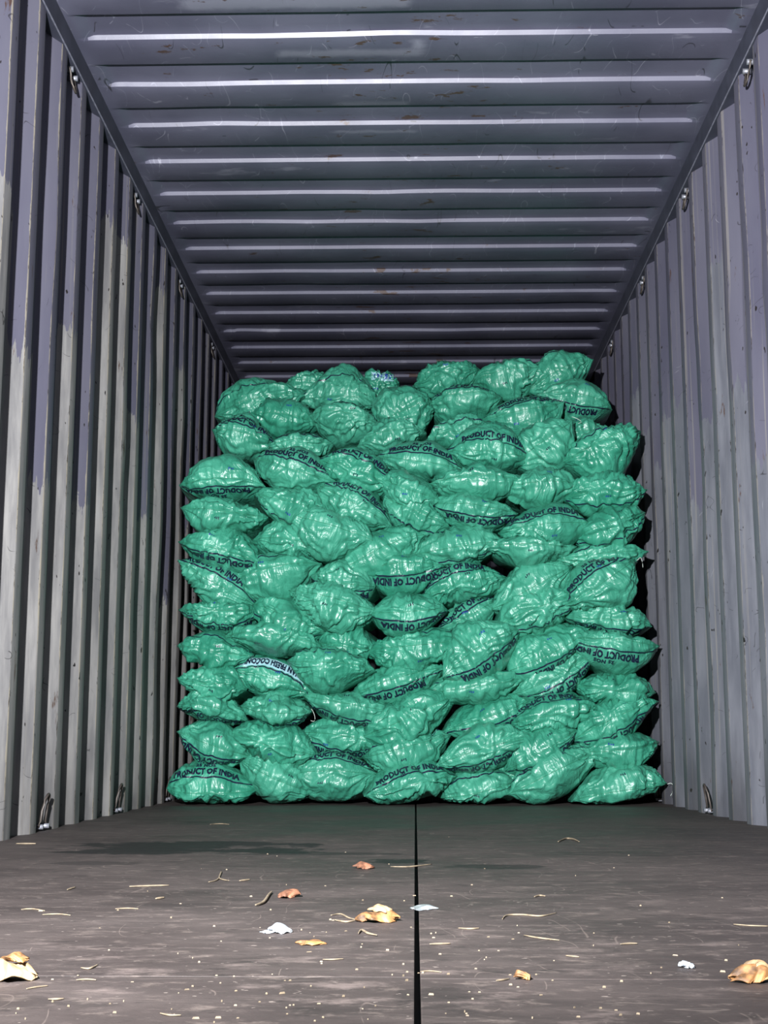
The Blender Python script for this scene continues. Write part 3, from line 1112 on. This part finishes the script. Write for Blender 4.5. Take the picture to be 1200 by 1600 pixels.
flake('plastic_film', 663, 1420, 34, .06, .012, M_FILM, 'thin grey plastic film lying right of the centre joint', 'scrap', 12, -.25, .6)
flake('chip', 816, 1530, 12, .02, .014, M_HUSK, 'small tan chip with a dark end on the right half', 'chip', 13, .2)
flake('chip', 1072, 1512, 12, .02, .012, M_SCRAP, 'small white chip right of centre, before the long pale edge', 'chip', 14, .2)
STR = [
    ([(202, 1385), (230, 1384), (264, 1383)], 'straight straw strand alone on the left floor', .0026),
    ([(326, 1378), (340, 1374), (346, 1362), (343, 1372), (358, 1376)], 'looped straw strand in the left middle of the floor', .0026),
    ([(374, 1376), (391, 1374)], 'short straw right of the looped strand', .0026),
    ([(399, 1414), (412, 1409), (420, 1398), (425, 1393)], 'pale bent straw next to the brown leaf', .0042),
    ([(517, 1430), (532, 1428), (545, 1434), (557, 1437)], 'upper of two pale strands left of the large tan husk', .0022),
    ([(522, 1437), (540, 1440), (556, 1438)], 'lower of two pale strands left of the large tan husk', .0022),
    ([(560, 1458), (565, 1453), (575, 1458), (589, 1461)], 'white bent strand below the large tan husk', .0028),
    ([(785, 1436), (792, 1430), (815, 1429), (845, 1431), (870, 1426)], 'long wavy pale strand on the right half', .0022),
    ([(818, 1461), (840, 1465), (874, 1469)], 'thin strand below the long wavy one', .0018),
    ([(872, 1315), (884, 1310), (896, 1311), (905, 1315)], 'small arched strand near the right sacks', .0040),
    ([(835, 1401), (843, 1399), (852, 1400)], 'short white curl on the right half, beyond the long wavy strand', .0024),
    ([(969, 1475), (984, 1474), (996, 1474)], 'short straight pale stick on the right half', .0022),
    ([(119, 1531), (135, 1530), (150, 1531)], 'short straight white stick right of the pale husk', .0018),
    ([(126, 1512), (140, 1513), (153, 1507)], 'curled pale strand behind the short white stick', .0018),
    ([(41, 1545), (58, 1542), (75, 1540)], 'tan splinter in front of the pale husk', .0016),
    ([(75, 1561), (88, 1561), (100, 1560)], 'bright splinter at the front left', .0018),
    ([(250, 1583), (265, 1586), (283, 1586)], 'bright curved splinter at the front, left of centre', .0016),
    ([(328, 1288), (344, 1287), (358, 1288)], 'pale strand lying close before the left sacks', .0026),
    ([(25, 1318), (40, 1318), (56, 1318)], 'pale stick at the foot of the left wall', .0036),
    ([(610, 1354), (640, 1354), (675, 1350)], 'thin grey twig across the centre joint', .0024),
    ([(504, 1499), (520, 1499), (537, 1498)], 'thin pale stick between the tan leaf and the joint', .0016),
    ([(716, 1450), (735, 1451), (749, 1450)], 'pale strand right of the joint by the grey film', .0020),
    ([(671, 1475), (704, 1474)], 'faint short stick right of the centre joint', .0022),
    ([(1146, 1444), (1170, 1446), (1200, 1447)], 'thin pale strand at the right edge, before the golden husk', .0016),
    ([(884, 1493), (905, 1495)], 'short pale stick in the middle of the right half', .0016),
    ([(33, 1421), (50, 1420), (70, 1423)], 'faint bent strand far left', .0018),
    ([(66, 1429), (90, 1428), (110, 1430)], 'faint straight strand far left, nearer the doors', .0018),
    ([(180, 1420), (200, 1419), (216, 1420)], 'thin strand left of centre in the dust', .0018),
    ([(105, 1390), (118, 1386)], 'tiny pale straw far left', .0024),
    ([(243, 1404), (257, 1402)], 'short white straw left of centre', .0030),
    ([(657, 1518), (672, 1517), (690, 1519)], 'white splinter beside the joint near the doors', .0016),
    ([(775, 1532), (785, 1531), (796, 1529)], 'white splinter left of the small tan chip', .0018),
]
for pix, lab, r in STR:
    straw(pix, lab, r * .68)

# crumbs too small to tell apart
rng = np.random.default_rng(77)
V, F = [], []
for i in range(170):
    px = rng.normal(560, 330)
    py = 1600 - abs(rng.normal(0, 110)) if rng.random() < .7 else rng.uniform(1330, 1600)
    if not (-20 < px < 1220 and 1300 < py < 1605):
        continue
    p = at_floor(px, py)
    l = rng.uniform(.0006, .0022) * (1.8 if rng.random() < .12 else 1)
    wd = rng.uniform(.0004, .0008)
    a = rng.uniform(-.7, .7)
    c, s_ = math.cos(a), math.sin(a)
    b = len(V)
    hh = rng.uniform(.0008, .0022)
    for (dx, dy, z) in ((-l, -wd, 0), (l, -wd, 0), (l * .8, wd, 0), (-l * .9, wd, 0), (-l * .7, -wd * .6, hh), (l * .8, -wd * .5, hh), (l * .6, wd * .6, hh), (-l * .6, wd * .7, hh)):
        V.append((p.x + dx * c - dy * s_, p.y + dx * s_ + dy * c, z + .0002))
    for f in ((4, 5, 6, 7), (0, 1, 5, 4), (1, 2, 6, 5), (2, 3, 7, 6), (3, 0, 4, 7)):
        F.append(tuple(b + q for q in f))
cr = link_mesh('crumbs', V, F, M_STRAW)
tag(cr, 'pale crumbs and dust flecks scattered over the dark floor', 'crumbs', kind='stuff')
